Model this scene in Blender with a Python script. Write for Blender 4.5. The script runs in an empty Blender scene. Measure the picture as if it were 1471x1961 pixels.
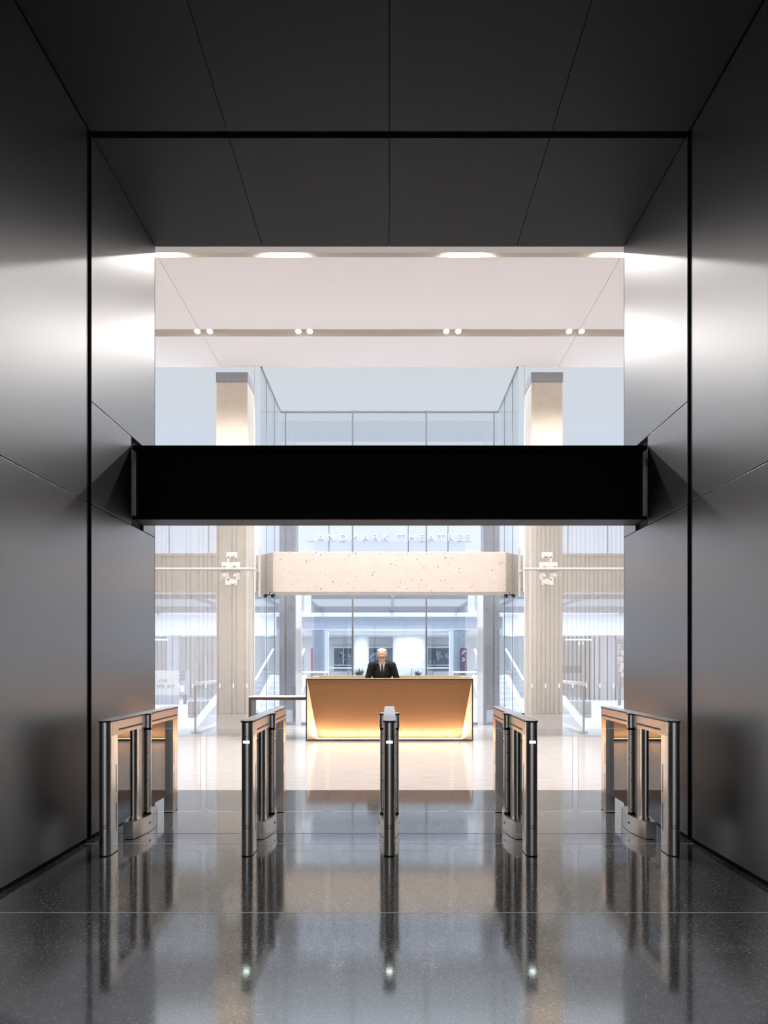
import bpy, bmesh, math, random
from mathutils import Vector, Matrix
random.seed(7)
PI = math.pi
S = bpy.context.scene
C = S.collection

# ------------------------------------------------------------------ camera
F = 1248.0                       # focal length in pixels of the 1471x1961 frame
VX, VY, H = 746.0, 1268.0, 1.43  # vanishing point, eye height
cam = bpy.data.cameras.new('camera'); cam_o = bpy.data.objects.new('camera', cam); C.objects.link(cam_o)
cam.sensor_fit = 'AUTO'; cam.sensor_width = 36.0
cam.lens = F/1961*36
cam.shift_x = -(VX-735.5)/1961; cam.shift_y = (VY-980.5)/1961
cam_o.location = (0, 0, H); cam_o.rotation_euler = (PI/2, 0, 0)
cam.clip_start = 0.05; cam.clip_end = 300
S.camera = cam_o
# ------------------------------------------------------------------ world, exposure
w = bpy.data.worlds.new('sky'); S.world = w; w.use_nodes = True
bg = w.node_tree.nodes['Background']
bg.inputs[1].default_value = 1.0
# overcast sky: pale at the horizon, several times brighter overhead
wt = w.node_tree; wc = wt.nodes.new('ShaderNodeTexCoord'); ws_ = wt.nodes.new('ShaderNodeSeparateXYZ'); wr_ = wt.nodes.new('ShaderNodeValToRGB')
wt.links.new(wc.outputs['Generated'], ws_.inputs[0]); wt.links.new(ws_.outputs['Z'], wr_.inputs[0]); wt.links.new(wr_.outputs[0], bg.inputs[0])
we = wr_.color_ramp.elements
we[0].position = 0.0; we[0].color = (0.60, 0.67, 0.79, 1); we[1].position = 1.0; we[1].color = (5.4, 5.8, 6.5, 1)
for p_, c_ in ((0.30, (0.545, 0.605, 0.70, 1)), (0.42, (0.565, 0.59, 0.625, 1)), (0.70, (4.4, 4.75, 5.3, 1))):
    k_ = we.new(p_); k_.color = c_
S.view_settings.view_transform = 'Standard'; S.view_settings.look = 'None'
S.view_settings.exposure = 0.22; S.view_settings.gamma = 1.0
S.view_settings.use_curve_mapping = False
SPOT_W = 112.0
SPOT_COL = (1.0, 0.96, 0.92)

def P(px, py, Y):
    return Vector(((px-VX)/F*Y, Y, H-(py-VY)/F*Y))
def X(px, Y): return (px-VX)/F*Y
def Z(py, Y): return H-(py-VY)/F*Y

# ------------------------------------------------------------------ materials
def nt(name):
    m = bpy.data.materials.new(name); m.use_nodes = True
    t = m.node_tree; b = t.nodes['Principled BSDF']
    return m, t, b
def N(t, typ, **kw):
    n = t.nodes.new(typ)
    for k, v in kw.items(): setattr(n, k, v)
    return n
def plain(name, col, rough=0.5, metal=0.0, spec=0.5, noise=0.0, nscale=20.0, aniso=0.0):
    m, t, b = nt(name)
    b.inputs['Base Color'].default_value = (*col, 1)
    b.inputs['Roughness'].default_value = rough; b.inputs['Metallic'].default_value = metal
    b.inputs['Specular IOR Level'].default_value = spec
    if noise:
        tc = N(t, 'ShaderNodeTexCoord'); no = N(t, 'ShaderNodeTexNoise')
        no.inputs['Scale'].default_value = nscale; no.inputs['Detail'].default_value = 4
        t.links.new(tc.outputs['Object'], no.inputs['Vector'])
        mx = N(t, 'ShaderNodeMix', data_type='RGBA')
        mx.inputs[6].default_value = (*[c*(1-noise) for c in col], 1)
        mx.inputs[7].default_value = (*[min(1, c*(1+noise)) for c in col], 1)
        t.links.new(no.outputs['Fac'], mx.inputs[0]); t.links.new(mx.outputs[2], b.inputs['Base Color'])
    return m
def emit(name, col, s):
    m, t, b = nt(name)
    b.inputs['Base Color'].default_value = (0.8, 0.8, 0.8, 1)
    b.inputs['Emission Color'].default_value = (*col, 1); b.inputs['Emission Strength'].default_value = s
    return m
def glass(name, tint, refl, rough=0.0, top=0.9):
    m = bpy.data.materials.new(name); m.use_nodes = True; t = m.node_tree; t.nodes.clear()
    out = N(t, 'ShaderNodeOutputMaterial'); mix = N(t, 'ShaderNodeMixShader')
    tr = N(t, 'ShaderNodeBsdfTransparent'); gl = N(t, 'ShaderNodeBsdfGlossy')
    tr.inputs[0].default_value = (*tint, 1); gl.inputs['Roughness'].default_value = rough
    lw = N(t, 'ShaderNodeLayerWeight'); lw.inputs['Blend'].default_value = 0.15
    mr = N(t, 'ShaderNodeMapRange'); mr.inputs['To Min'].default_value = refl; mr.inputs['To Max'].default_value = top
    t.links.new(lw.outputs['Fresnel'], mr.inputs['Value']); mr.inputs['From Min'].default_value = 0.0
    t.links.new(mr.outputs[0], mix.inputs[0]); t.links.new(tr.outputs[0], mix.inputs[1]); t.links.new(gl.outputs[0], mix.inputs[2])
    t.links.new(mix.outputs[0], out.inputs[0])
    return m
def terrazzo():
    m, t, b = nt('dark_terrazzo')
    tc = N(t, 'ShaderNodeTexCoord')
    v = N(t, 'ShaderNodeTexVoronoi'); v.inputs['Scale'].default_value = 210
    t.links.new(tc.outputs['Object'], v.inputs['Vector'])
    sx = N(t, 'ShaderNodeSeparateColor'); t.links.new(v.outputs['Color'], sx.inputs[0])
    r = N(t, 'ShaderNodeValToRGB'); r.color_ramp.interpolation = 'CONSTANT'
    e = r.color_ramp.elements; e[0].position = 0; e[0].color = (0.030, 0.030, 0.031, 1); e[1].position = 0.35; e[1].color = (0.06, 0.06, 0.059, 1)
    for p_, c_ in ((0.62, (0.105, 0.104, 0.10, 1)), (0.85, (0.20, 0.196, 0.188, 1)), (0.955, (0.40, 0.39, 0.375, 1))):
        k = e.new(p_); k.color = c_
    t.links.new(sx.outputs[0], r.inputs[0])
    t.links.new(r.outputs[0], b.inputs['Base Color'])
    b.inputs['Roughness'].default_value = 0.11; b.inputs['Specular IOR Level'].default_value = 1.0
    b.inputs['Coat Weight'].default_value = 0.8; b.inputs['Coat Roughness'].default_value = 0.07; b.inputs['Coat IOR'].default_value = 1.6
    return m
def stone_floor(name, ca, cb, rough, sx, sy):
    m, t, b = nt(name)
    tc = N(t, 'ShaderNodeTexCoord'); mp = N(t, 'ShaderNodeMapping'); mp.inputs['Scale'].default_value = (sx, sy, 1)
    no = N(t, 'ShaderNodeTexNoise'); no.inputs['Scale'].default_value = 1.0; no.inputs['Detail'].default_value = 5; no.inputs['Roughness'].default_value = 0.65
    t.links.new(tc.outputs['Object'], mp.inputs[0]); t.links.new(mp.outputs[0], no.inputs['Vector'])
    r = N(t, 'ShaderNodeValToRGB'); r.color_ramp.elements[0].position = 0.32; r.color_ramp.elements[1].position = 0.68
    r.color_ramp.elements[0].color = (*ca, 1); r.color_ramp.elements[1].color = (*cb, 1)
    t.links.new(no.outputs['Fac'], r.inputs[0]); t.links.new(r.outputs[0], b.inputs['Base Color'])
    b.inputs['Roughness'].default_value = rough
    return m
def concrete(name, col, pits=1.0, pscale=26.0):
    m, t, b = nt(name)
    tc = N(t, 'ShaderNodeTexCoord')
    no = N(t, 'ShaderNodeTexNoise'); no.inputs['Scale'].default_value = 5; no.inputs['Detail'].default_value = 8; no.inputs['Roughness'].default_value = 0.7
    t.links.new(tc.outputs['Object'], no.inputs['Vector'])
    mx = N(t, 'ShaderNodeMix', data_type='RGBA')
    mx.inputs[6].default_value = (*[c*0.8 for c in col], 1); mx.inputs[7].default_value = (*[min(1, c*1.12) for c in col], 1)
    t.links.new(no.outputs['Fac'], mx.inputs[0])
    v = N(t, 'ShaderNodeTexVoronoi'); v.inputs['Scale'].default_value = pscale; v.inputs['Randomness'].default_value = 1.0
    no2 = N(t, 'ShaderNodeTexNoise'); no2.inputs['Scale'].default_value = 40
    t.links.new(tc.outputs['Object'], no2.inputs['Vector'])
    ad = N(t, 'ShaderNodeVectorMath', operation='MULTIPLY_ADD'); ad.inputs[1].default_value = (0.022, 0.022, 0.022)
    t.links.new(no2.outputs['Color'], ad.inputs[0]); t.links.new(tc.outputs['Object'], ad.inputs[2])
    t.links.new(ad.outputs[0], v.inputs['Vector'])
    sc = N(t, 'ShaderNodeSeparateColor'); t.links.new(v.outputs['Color'], sc.inputs[0])
    # only some cells hold a pit
    mul = N(t, 'ShaderNodeMath', operation='MULTIPLY'); mul.inputs[1].default_value = 0.34*pits
    t.links.new(sc.outputs[0], mul.inputs[0])
    lt = N(t, 'ShaderNodeMath', operation='LESS_THAN'); t.links.new(v.outputs['Distance'], lt.inputs[0]); t.links.new(mul.outputs[0], lt.inputs[1])
    gt = N(t, 'ShaderNodeMath', operation='GREATER_THAN'); gt.inputs[1].default_value = 0.55; t.links.new(sc.outputs[1], gt.inputs[0])
    an = N(t, 'ShaderNodeMath', operation='MULTIPLY'); t.links.new(lt.outputs[0], an.inputs[0]); t.links.new(gt.outputs[0], an.inputs[1])
    m2 = N(t, 'ShaderNodeMix', data_type='RGBA'); m2.inputs[7].default_value = (*[c*0.33 for c in col], 1)
    t.links.new(an.outputs[0], m2.inputs[0]); t.links.new(mx.outputs[2], m2.inputs[6])
    t.links.new(m2.outputs[2], b.inputs['Base Color'])
    b.inputs['Roughness'].default_value = 0.85; b.inputs['Specular IOR Level'].default_value = 0.25
    return m
def brushed(name, col, rough):
    m, t, b = nt(name)
    tc = N(t, 'ShaderNodeTexCoord'); mp = N(t, 'ShaderNodeMapping'); mp.inputs['Scale'].default_value = (400, 400, 6)
    no = N(t, 'ShaderNodeTexNoise'); no.inputs['Scale'].default_value = 1
    t.links.new(tc.outputs['Object'], mp.inputs[0]); t.links.new(mp.outputs[0], no.inputs['Vector'])
    mr = N(t, 'ShaderNodeMapRange'); mr.inputs['To Min'].default_value = rough*0.92; mr.inputs['To Max'].default_value = rough*1.1
    t.links.new(no.outputs['Fac'], mr.inputs[0]); t.links.new(mr.outputs[0], b.inputs['Roughness'])
    b.inputs['Base Color'].default_value = (*col, 1); b.inputs['Metallic'].default_value = 1.0
    return m
def grainy_metal(name, col, rough, metal, spec=0.5):
    m, t, b = nt(name)
    tc = N(t, 'ShaderNodeTexCoord'); no = N(t, 'ShaderNodeTexNoise'); no.inputs['Scale'].default_value = 140; no.inputs['Detail'].default_value = 2
    t.links.new(tc.outputs['Object'], no.inputs['Vector'])
    mx = N(t, 'ShaderNodeMix', data_type='RGBA')
    mx.inputs[6].default_value = (*[c*0.8 for c in col], 1); mx.inputs[7].default_value = (*[c*1.2 for c in col], 1)
    t.links.new(no.outputs['Fac'], mx.inputs[0]); t.links.new(mx.outputs[2], b.inputs['Base Color'])
    b.inputs['Roughness'].default_value = rough; b.inputs['Metallic'].default_value = metal
    b.inputs['Specular IOR Level'].default_value = spec
    return m

M = {}
M['wall'] = grainy_metal('dark_metal_panel', (0.27, 0.27, 0.275), 0.36, 1.0)
M['soffit'] = grainy_metal('black_ceiling_panel', (0.016, 0.016, 0.017), 0.6, 0.0, 0.25)
M['black'] = plain('matt_black', (0.006, 0.006, 0.007), 0.7, 0, 0.2)
M['channel'] = plain('black_channel', (0.02, 0.021, 0.024), 0.35, 0.3)
M['ibeam'] = plain('black_steel', (0.006, 0.006, 0.0065), 0.5, 0, 0.2)
M['terrazzo'] = terrazzo()
M['tile'] = stone_floor('pale_travertine', (0.52, 0.46, 0.43), (0.645, 0.59, 0.565), 0.15, 3.0, 22.0)
M['mallfloor'] = stone_floor('grey_paving', (0.55, 0.58, 0.62), (0.76, 0.79, 0.84), 0.35, 9, 9)
M['white'] = plain('white_plaster', (0.80, 0.775, 0.765), 0.9, 0, 0.1)
M['slot'] = plain('bronze_slot', (0.82, 0.76, 0.68), 0.4, 0.0)
M['bluewhite'] = plain('cool_white_paint', (0.78, 0.81, 0.85), 0.8, 0, 0.2)
M['letter'] = plain('white_letter', (0.80, 0.82, 0.86), 0.6)
M['fascia'] = plain('white_fascia', (0.66, 0.69, 0.735), 0.7)
M['concrete'] = concrete('beige_concrete', (0.78, 0.685, 0.58), 0.6, 20)
M['concrete_fine'] = concrete('pale_concrete', (0.56, 0.495, 0.45), 1.0, 21)
M['greyconc'] = concrete('grey_concrete', (0.40, 0.40, 0.42), 0.8, 30)
M['coolconc'] = concrete('cool_grey_concrete', (0.42, 0.46, 0.52), 0.9, 18)
M['rib'] = concrete('fluted_concrete', (0.80, 0.725, 0.65), 0.5, 30)
M['steel'] = brushed('brushed_stainless', (0.82, 0.74, 0.66), 0.22)
M['satin'] = brushed('satin_stainless', (0.66, 0.59, 0.54), 0.33)
M['lid'] = plain('light_lid', (0.45, 0.46, 0.48), 0.25, 0.2)
M['rubber'] = plain('black_rubber', (0.008, 0.008, 0.008), 0.45)
M['led'] = emit('led_white', (0.85, 1.0, 0.93), 14)
M['lamp'] = emit('lamp_face', (1.0, 0.95, 0.88), 25)
M['glass'] = glass('clear_glass', (0.965, 0.98, 0.995), 0.28)
M['backglass'] = glass('back_glass', (0.965, 0.98, 0.995), 0.07)
M['sideglass'] = glass('side_glass', (0.97, 0.985, 0.995), 0.02, top=0.25)
M['gateglass'] = glass('gate_glass', (0.975, 0.985, 0.985), 0.015)
M['infill'] = glass('smoked_infill_glass', (0.50, 0.49, 0.47), 0.22)
M['edge'] = plain('glass_edge', (0.72, 0.76, 0.77), 0.2)
M['mullion'] = plain('grey_mullion', (0.24, 0.245, 0.26), 0.4, 0.3)
M['whitesteel'] = plain('white_steel', (0.66, 0.63, 0.61), 0.45)
M['bronze'] = plain('dark_bronze', (0.085, 0.062, 0.045), 0.4, 0.6)
M['wood'] = plain('amber_panel', (0.235, 0.108, 0.042), 0.5, 0, 0.3, noise=0.12, nscale=60)
M['tan'] = plain('tan_veneer', (0.58, 0.46, 0.32), 0.5, 0, 0.3, noise=0.06, nscale=30)
M['cheek'] = plain('pale_cheek', (0.80, 0.66, 0.46), 0.5)
M['strip'] = emit('warm_strip', (1.0, 0.80, 0.50), 5)
M['darkglass'] = plain('dark_window_glass', (0.10, 0.15, 0.20), 0.08, 0, 0.8)
M['purple'] = plain('purple_sign', (0.13, 0.09, 0.14), 0.6)
M['marker'] = plain('white_marker', (0.92, 0.92, 0.92), 0.5)
M['suit'] = plain('black_suit', (0.008, 0.008, 0.010), 0.75, 0, 0.3)
M['lapel'] = plain('black_lapel', (0.013, 0.013, 0.015), 0.5, 0, 0.4)
M['shirt'] = plain('white_shirt', (0.85, 0.86, 0.88), 0.8)
M['tie'] = plain('dark_tie', (0.012, 0.013, 0.018), 0.5)
M['skin'] = plain('skin', (0.56, 0.34, 0.25), 0.55, 0, 0.3)
M['hair'] = plain('grey_hair', (0.40, 0.38, 0.36), 0.8)
M['beard'] = plain('grey_beard', (0.50, 0.46, 0.44), 0.9)
M['leaf'] = plain('dark_leaf', (0.055, 0.10, 0.09), 0.5, noise=0.3, nscale=8)
M['rail'] = plain('pale_rail', (0.78, 0.81, 0.85), 0.35)
M['greyposter'] = plain('grey_poster', (0.24, 0.24, 0.25), 0.7)
M['boardwhite'] = plain('white_board', (0.62, 0.615, 0.60), 0.7)
M['greytext'] = plain('grey_lettering', (0.26, 0.265, 0.28), 0.7)
M['pink'] = plain('pink_print', (0.72, 0.52, 0.48), 0.7)
M['drape'] = plain('grey_panel', (0.36, 0.36, 0.385), 0.6)
M['slit'] = plain('dark_slit', (0.05, 0.05, 0.065), 0.6)
M['tube'] = emit('light_tube', (1.0, 0.98, 0.93), 3)

# ------------------------------------------------------------------ mesh helpers
class MB:
    def __init__(s): s.bm = bmesh.new(); s.mi = 0
    def _set(s, fs):
        for f in fs: f.material_index = s.mi
    def box(s, x0, x1, y0, y1, z0, z1):
        r = bmesh.ops.create_cube(s.bm, size=1.0)
        vs = r['verts']
        for v in vs:
            v.co = Vector((x0 if v.co.x < 0 else x1, y0 if v.co.y < 0 else y1, z0 if v.co.z < 0 else z1))
        s._set({f for v in vs for f in v.link_faces}); return s
    def prism(s, pts, z0, z1):           # polygon in xy extruded along z
        a = [s.bm.verts.new((x, y, z0)) for x, y in pts]; b = [s.bm.verts.new((x, y, z1)) for x, y in pts]
        n = len(pts); fs = [s.bm.faces.new(a[::-1]), s.bm.faces.new(b)]
        for i in range(n): fs.append(s.bm.faces.new((a[i], a[(i+1) % n], b[(i+1) % n], b[i])))
        s._set(fs); return s
    def prism_axis(s, pts, lo, hi, axis):  # polygon in the other two axes extruded along axis
        n0 = len(s.bm.verts); s.bm.verts.ensure_lookup_table()
        before = set(s.bm.verts)
        s.prism(pts, lo, hi)
        for v in s.bm.verts:
            if v not in before:
                a, b, c = v.co
                v.co = Vector((c, a, b)) if axis == 'x' else Vector((a, c, b))
        return s
    def poly(s, pts):
        f = s.bm.faces.new([s.bm.verts.new(p) for p in pts]); s._set([f]); return s
    def tube(s, a, b, r, seg=16, r2=None):
        a = Vector(a); b = Vector(b); d = b-a
        rot = d.to_track_quat('Z', 'Y').to_matrix().to_4x4()
        mat = Matrix.Translation((a+b)/2) @ rot
        g = bmesh.ops.create_cone(s.bm, cap_ends=True, segments=seg, radius1=r, radius2=r if r2 is None else r2, depth=d.length, matrix=mat)
        s._set({f for v in g['verts'] for f in v.link_faces}); return s
    def sphere(s, c, r, sc=(1, 1, 1), rot=None, seg=20):
        mat = Matrix.Translation(Vector(c)) @ (rot.to_4x4() if rot else Matrix.Identity(4)) @ Matrix.Diagonal((*[r*k for k in sc], 1))
        g = bmesh.ops.create_uvsphere(s.bm, u_segments=seg, v_segments=max(8, seg//2), radius=1, matrix=mat)
        s._set({f for v in g['verts'] for f in v.link_faces}); return s
    def build(s, name, mat, parent=None, smooth=None, bevel=0, loc=None):
        bmesh.ops.recalc_face_normals(s.bm, faces=s.bm.faces[:])
        me = bpy.data.meshes.new(name); s.bm.to_mesh(me); s.bm.free()
        for m in (mat if isinstance(mat, (list, tuple)) else [mat]): me.materials.append(m)
        o = bpy.data.objects.new(name, me); C.objects.link(o)
        if parent: o.parent = parent
        if loc: o.location = loc
        if smooth:
            for p in me.polygons: p.use_smooth = True
            try: me.set_sharp_from_angle(angle=math.radians(smooth))
            except Exception: pass
        if bevel:
            bv = o.modifiers.new('bevel', 'BEVEL'); bv.width = bevel; bv.segments = 2; bv.limit_method = 'ANGLE'
        return o
def tag(o, label, cat, group=None, kind=None):
    o['label'] = label; o['category'] = cat
    if group: o['group'] = group
    if kind: o['kind'] = kind
    return o
def empty(name, loc, label, cat, group=None):
    o = bpy.data.objects.new(name, None); C.objects.link(o); o.location = loc; o.empty_display_size = 0.1
    return tag(o, label, cat, group)
def struct(o): o['kind'] = 'structure'; return o
def copy_tree(o, parent=None):
    c = o.copy(); C.objects.link(c); c.parent = parent
    for ch in [k for k in o.children]: copy_tree(ch, c)
    return c
def text(name, body, size, mat, loc, rot, parent=None, depth=0.004, align='CENTER', spacing=1.0, shear=0.0):
    cu = bpy.data.curves.new(name, 'FONT'); cu.body = body; cu.size = size; cu.extrude = depth; cu.align_x = align; cu.align_y = 'CENTER'
    cu.space_character = spacing; cu.shear = shear; cu.materials.append(mat)
    o = bpy.data.objects.new(name, cu); C.objects.link(o); o.location = loc; o.rotation_euler = rot
    bpy.context.view_layer.update()
    me = bpy.data.meshes.new_from_object(o.evaluated_get(bpy.context.evaluated_depsgraph_get()))
    bpy.data.objects.remove(o)
    me.materials.clear(); me.materials.append(mat)
    o = bpy.data.objects.new(name, me); C.objects.link(o); o.location = loc; o.rotation_euler = rot
    if parent: o.parent = parent
    return o

# ================================================================== SETTING
W = 2.40            # half width of the dark portal
YE = 6.67           # where the portal opens into the lobby
ZC = 5.68           # portal ceiling
YT = 7.28           # terrazzo meets travertine
YG = 12.58          # front glass
ZL = 7.15           # lobby ceiling
YB = 14.86          # back glass of the recess
VH = 2.48           # half width of the recess

struct(MB().box(-9, 9, -4.2, YT, -0.2, 0).build('floor', M['terrazzo']))
f2 = MB(); f2.box(-9, 9, YT, YG+0.07, -0.2, 0); f2.box(-VH-0.02, VH+0.02, YG+0.07, YB+0.06, -0.2, 0)
struct(f2.build('floor', M['tile']))
f3 = MB(); f3.box(-20, -VH-0.02, YG+0.07, YB+0.06, -0.2, 0); f3.box(VH+0.02, 20, YG+0.07, YB+0.06, -0.2, 0); f3.box(-20, 20, YB+0.06, 38, -0.2, 0)
struct(f3.build('floor', M['mallfloor']))
# strips let into the terrazzo
struct(MB().box(-W, W, 3.716, 3.722, -0.01, 0.0008).build('trim_1', M['edge']))
struct(MB().box(-W, W, 5.128, 5.134, -0.01, 0.0008).build('trim_2', M['edge']))
struct(MB().box(-W, W, 5.43, 5.436, -0.01, 0.0008).build('trim_3', M['channel']))

for sgn, nm in ((-1, 'left'), (1, 'right')):
    a = lambda v: sgn*v
    def bx(m, x0, x1, y0, y1, z0, z1): m.box(min(a(x0), a(x1)), max(a(x0), a(x1)), y0, y1, z0, z1)
    wl = MB()
    g = 0.004
    for (y0, y1, z0, z1) in ((-4.0, 5.165, 0.035, 2.705-g), (-4.0, 5.165, 2.705+g, ZC-0.02),
                             (5.25, YE-0.012, 0.035, 2.705-g), (5.25, 6.055, 2.705+g, 3.53-g), (6.36, YE-0.012, 2.705+g, 3.53-g),
                             (5.25, YE-0.012, 3.53+g, ZC-0.005)):
        bx(wl, W, W+0.03, y0, y1, z0, z1)
    wo = struct(wl.build('wall_'+nm, M['wall'], bevel=0.0015))
    bk = MB(); bx(bk, W+0.031, W+0.26, -4.2, YE-0.002, 0, ZL+0.1); bx(bk, W, W+0.031, YE-0.011, YE-0.001, 0, ZC)
    struct(bk.build('wall_'+nm+'_backing', M['black']))
    ch = MB(); bx(ch, W+0.018, W+0.030, 5.166, 5.249, 0, ZC)
    bx(ch, W-0.001, W+0.018, 5.166, 5.174, 0, ZC); bx(ch, W+0.004, W+0.018, 5.243, 5.249, 0, ZC)
    struct(ch.build('trim_'+('4' if sgn < 0 else '5'), M['channel']))
    bb = MB(); bx(bb, W+0.012, W+0.030, -4.0, 5.165, 0, 0.034); bx(bb, W+0.012, W+0.030, 5.25, YE-0.012, 0, 0.034)
    struct(bb.build('baseboard_'+nm, M['black']))
# portal ceiling panels
cp = MB(); g = 0.003
for y0, y1 in ((-4.0, 5.215), (5.285, YE-0.004)):
    xs = (-W, -1.30, 0.0, 1.30, W)
    for i in range(4): cp.box(xs[i]+g, xs[i+1]-g, y0, y1, ZC, ZC+0.03)
struct(cp.build('ceiling', M['soffit']))
struct(MB().box(-W-0.26, W+0.26, -4.2, YE-0.004, ZC+0.031, ZL+0.1).build('ceiling_backing', M['black']))
bw_ = MB()  # unseen end wall; its openings are added to give the steel posts highlights
for x0, x1, z0, z1 in ((-W-0.26, -2.2, -0.2, ZL+.1), (-0.80, -0.72, -0.2, 3.4), (0.72, 0.80, -0.2, 3.4), (2.2, W+0.26, -0.2, ZL+.1), (-2.2, 2.2, 3.4, ZL+.1)):
    bw_.box(x0, x1, -4.4, -4.2, z0, z1)
struct(bw_.build('wall_back', M['black']))

# lobby: wall pierced by the portal, fluted towards the lobby
for sgn, nm in ((-1, 'left'), (1, 'right')):
    r = MB(); x0, x1 = W+0.265, 9.0
    r.box(min(sgn*x0, sgn*x1), max(sgn*x0, sgn*x1), YE-0.05, YE+0.08, 0, ZL)
    x = x0+0.01
    k = 0
    while x < x1-0.2:
        wd = 0.098 if sgn > 0 else (0.098, 0.21, 0.098, 0.36, 0.15, 0.098, 0.098)[k % 7]
        r.box(min(sgn*x, sgn*(x+wd)), max(sgn*x, sgn*(x+wd)), YE+0.08, YE+0.12, 0, 5.6)
        x += wd+0.026; k += 1
    struct(r.build('wall_front_'+nm, M['rib']))
struct(MB().box(-W-0.265, W+0.265, YE-0.004, YE+0.10, ZC+0.005, ZL).build('wall_front_top', M['white']))
for sgn, nm in ((-1, 'left'), (1, 'right')):
    struct(MB().box(min(sgn*9, sgn*9.2), max(sgn*9, sgn*9.2), YE-0.05, YG+0.3, -0.2, ZL+0.5).build('wall_lobby_'+nm, M['rib']))
# lobby ceiling with two slots; seams at x = +-3.27
SL = ((8.95, 9.21), (11.20, 11.45))
lc = MB(); xs = (-9, -3.27, 3.27, 9); g = 0.003
for y0, y1 in ((YE+0.08, SL[0][0]), (SL[0][1], SL[1][0]), (SL[1][1], YG+0.06)):
    for i in range(3): lc.box(xs[i]+(g if i else 0), xs[i+1]-(g if i < 2 else 0), y0, y1, ZL, ZL+0.05)
struct(lc.build('ceiling', M['white']))
struct(MB().box(-9.2, 9.2, YE-0.05, YG+0.06, ZL+0.45, ZL+0.6).build('ceiling_backing', M['black']))
sm = MB(); sm.box(-9, -3.26, YE+.08, YG+.06, ZL+0.052, ZL+0.06) if False else None
for y0, y1 in SL:
    sm.box(-9, 9, y0-0.02, y0, ZL+0.051, ZL+0.3); sm.box(-9, 9, y1, y1+0.02, ZL+0.0005+0.051, ZL+0.3); sm.box(-9, 9, y0-0.02, y1+0.02, ZL+0.3, ZL+0.32)
    sm.box(-9, 9, y1-0.004, y1-0.0005, ZL+0.002, ZL+0.3)
struct(sm.build('ceiling_slot', M['slot']))
# ceiling beyond the front glass

# ------------------------------------------------------------------ glass front
GX = 2.61
def marks(parent, pxs):
    for px in pxs:
        x = X(px, YG-0.01); z = Z(1313, YG-0.01)
        MB().box(x-0.012, x+0.012, YG-0.014, YG-0.0105, z-0.042, z+0.042).build('marker', M['marker'], parent)
for i, sgn in enumerate((-1, 1)):
    wn = MB().box(min(sgn*GX, sgn*9), max(sgn*GX, sgn*9), YG-0.01, YG+0.01, 0, 5.2).build('window_%d' % (i+1), M['glass'])
    struct(wn)

    ed = MB().box(sgn*GX-(0.012 if sgn > 0 else 0), sgn*GX+(0.012 if sgn < 0 else 0), YG-0.0101, YG+0.0101, 0, ZL).build('glass_edge', M['edge'], wn)
    marks(wn, (317, 343, 369, 395, 421, 447, 473) if sgn < 0 else (1018.7, 1044.8, 1071, 1097, 1123, 1149, 1174.7))
    ws = MB().box(min(sgn*VH, sgn*(VH+0.02)), max(sgn*VH, sgn*(VH+0.02)), YG+0.03, YB-0.02, 0, ZL).build('window_%d' % (i+3), M['sideglass'])
    struct(ws)
    for yy in (13.13, 14.05):
        MB().box(sgn*VH-0.006, sgn*VH+0.006, yy-0.008, yy+0.008, 0, ZL).build('joint', M['mullion'], ws)
    # head channel along the recess
    MB().box(sgn*VH-0.014, sgn*VH+0.014, YG+0.03, YB, ZL-0.03, ZL).build('head_channel', M['mullion'], ws)
wb = struct(MB().box(-VH, VH, YB-0.01, YB+0.01, 0.06, ZL-0.03).build('window_5', M['backglass']))
for px, wd in ((547, 0.010), (675.5, 0.018), (816.5, 0.018), (946, 0.010)):
    x = X(px, YB)
    MB().box(x-wd, x+wd, YB-0.05, YB+0.02, 0.05, ZL-0.002).build('mullion', M['mullion'], wb)
MB().box(-VH, VH, YB-0.03, YB+0.03, ZL-0.03, ZL-0.001).build('head_channel', M['mullion'], wb)
MB().box(-VH, VH, YB-0.05, YB+0.05, 0.0, 0.06).build('sill', M['greyconc'], wb)
for i, sgn in enumerate((-1, 1)):
    st = MB(); st.box(min(sgn*2.005, sgn*2.13), max(sgn*2.005, sgn*2.13), YB-0.06, YB+0.08, 0, 3.6)
    st.box(min(sgn*2.03, sgn*2.06), max(sgn*2.03, sgn*2.06), YB-0.075, YB-0.06, 0, 3.6)
    tag(st.build('steel_post', M['rail']), 'white steel post against the glass at %s end behind the desk' % ('the left' if sgn < 0 else 'the right'), 'post', 'white steel posts in the glass recess')

# ------------------------------------------------------------------ concrete columns and beams
for sgn, nm in ((-1, 'left'), (1, 'right')):
    xa, xb = sgn*2.80, sgn*3.42
    x0, x1 = min(xa, xb), max(xa, xb)
    e = empty('concrete_column', ((x0+x1)/2, 13.2, 0), 'tall beige rough concrete column behind the glass, %s of the desk' % nm, 'column', 'beige concrete columns')
    m = MB(); cx = (x0+x1)/2; hw = (x1-x0)/2
    m.box(-hw, hw, -0.34, 0.34, 0.0, 6.96)
    m.build('shaft', M['concrete'], e, bevel=0.012)
    MB().box(-hw-0.004, hw+0.004, -0.344, 0.344, 6.96, ZL-0.002).build('capital', M['greyconc'], e)
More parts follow.
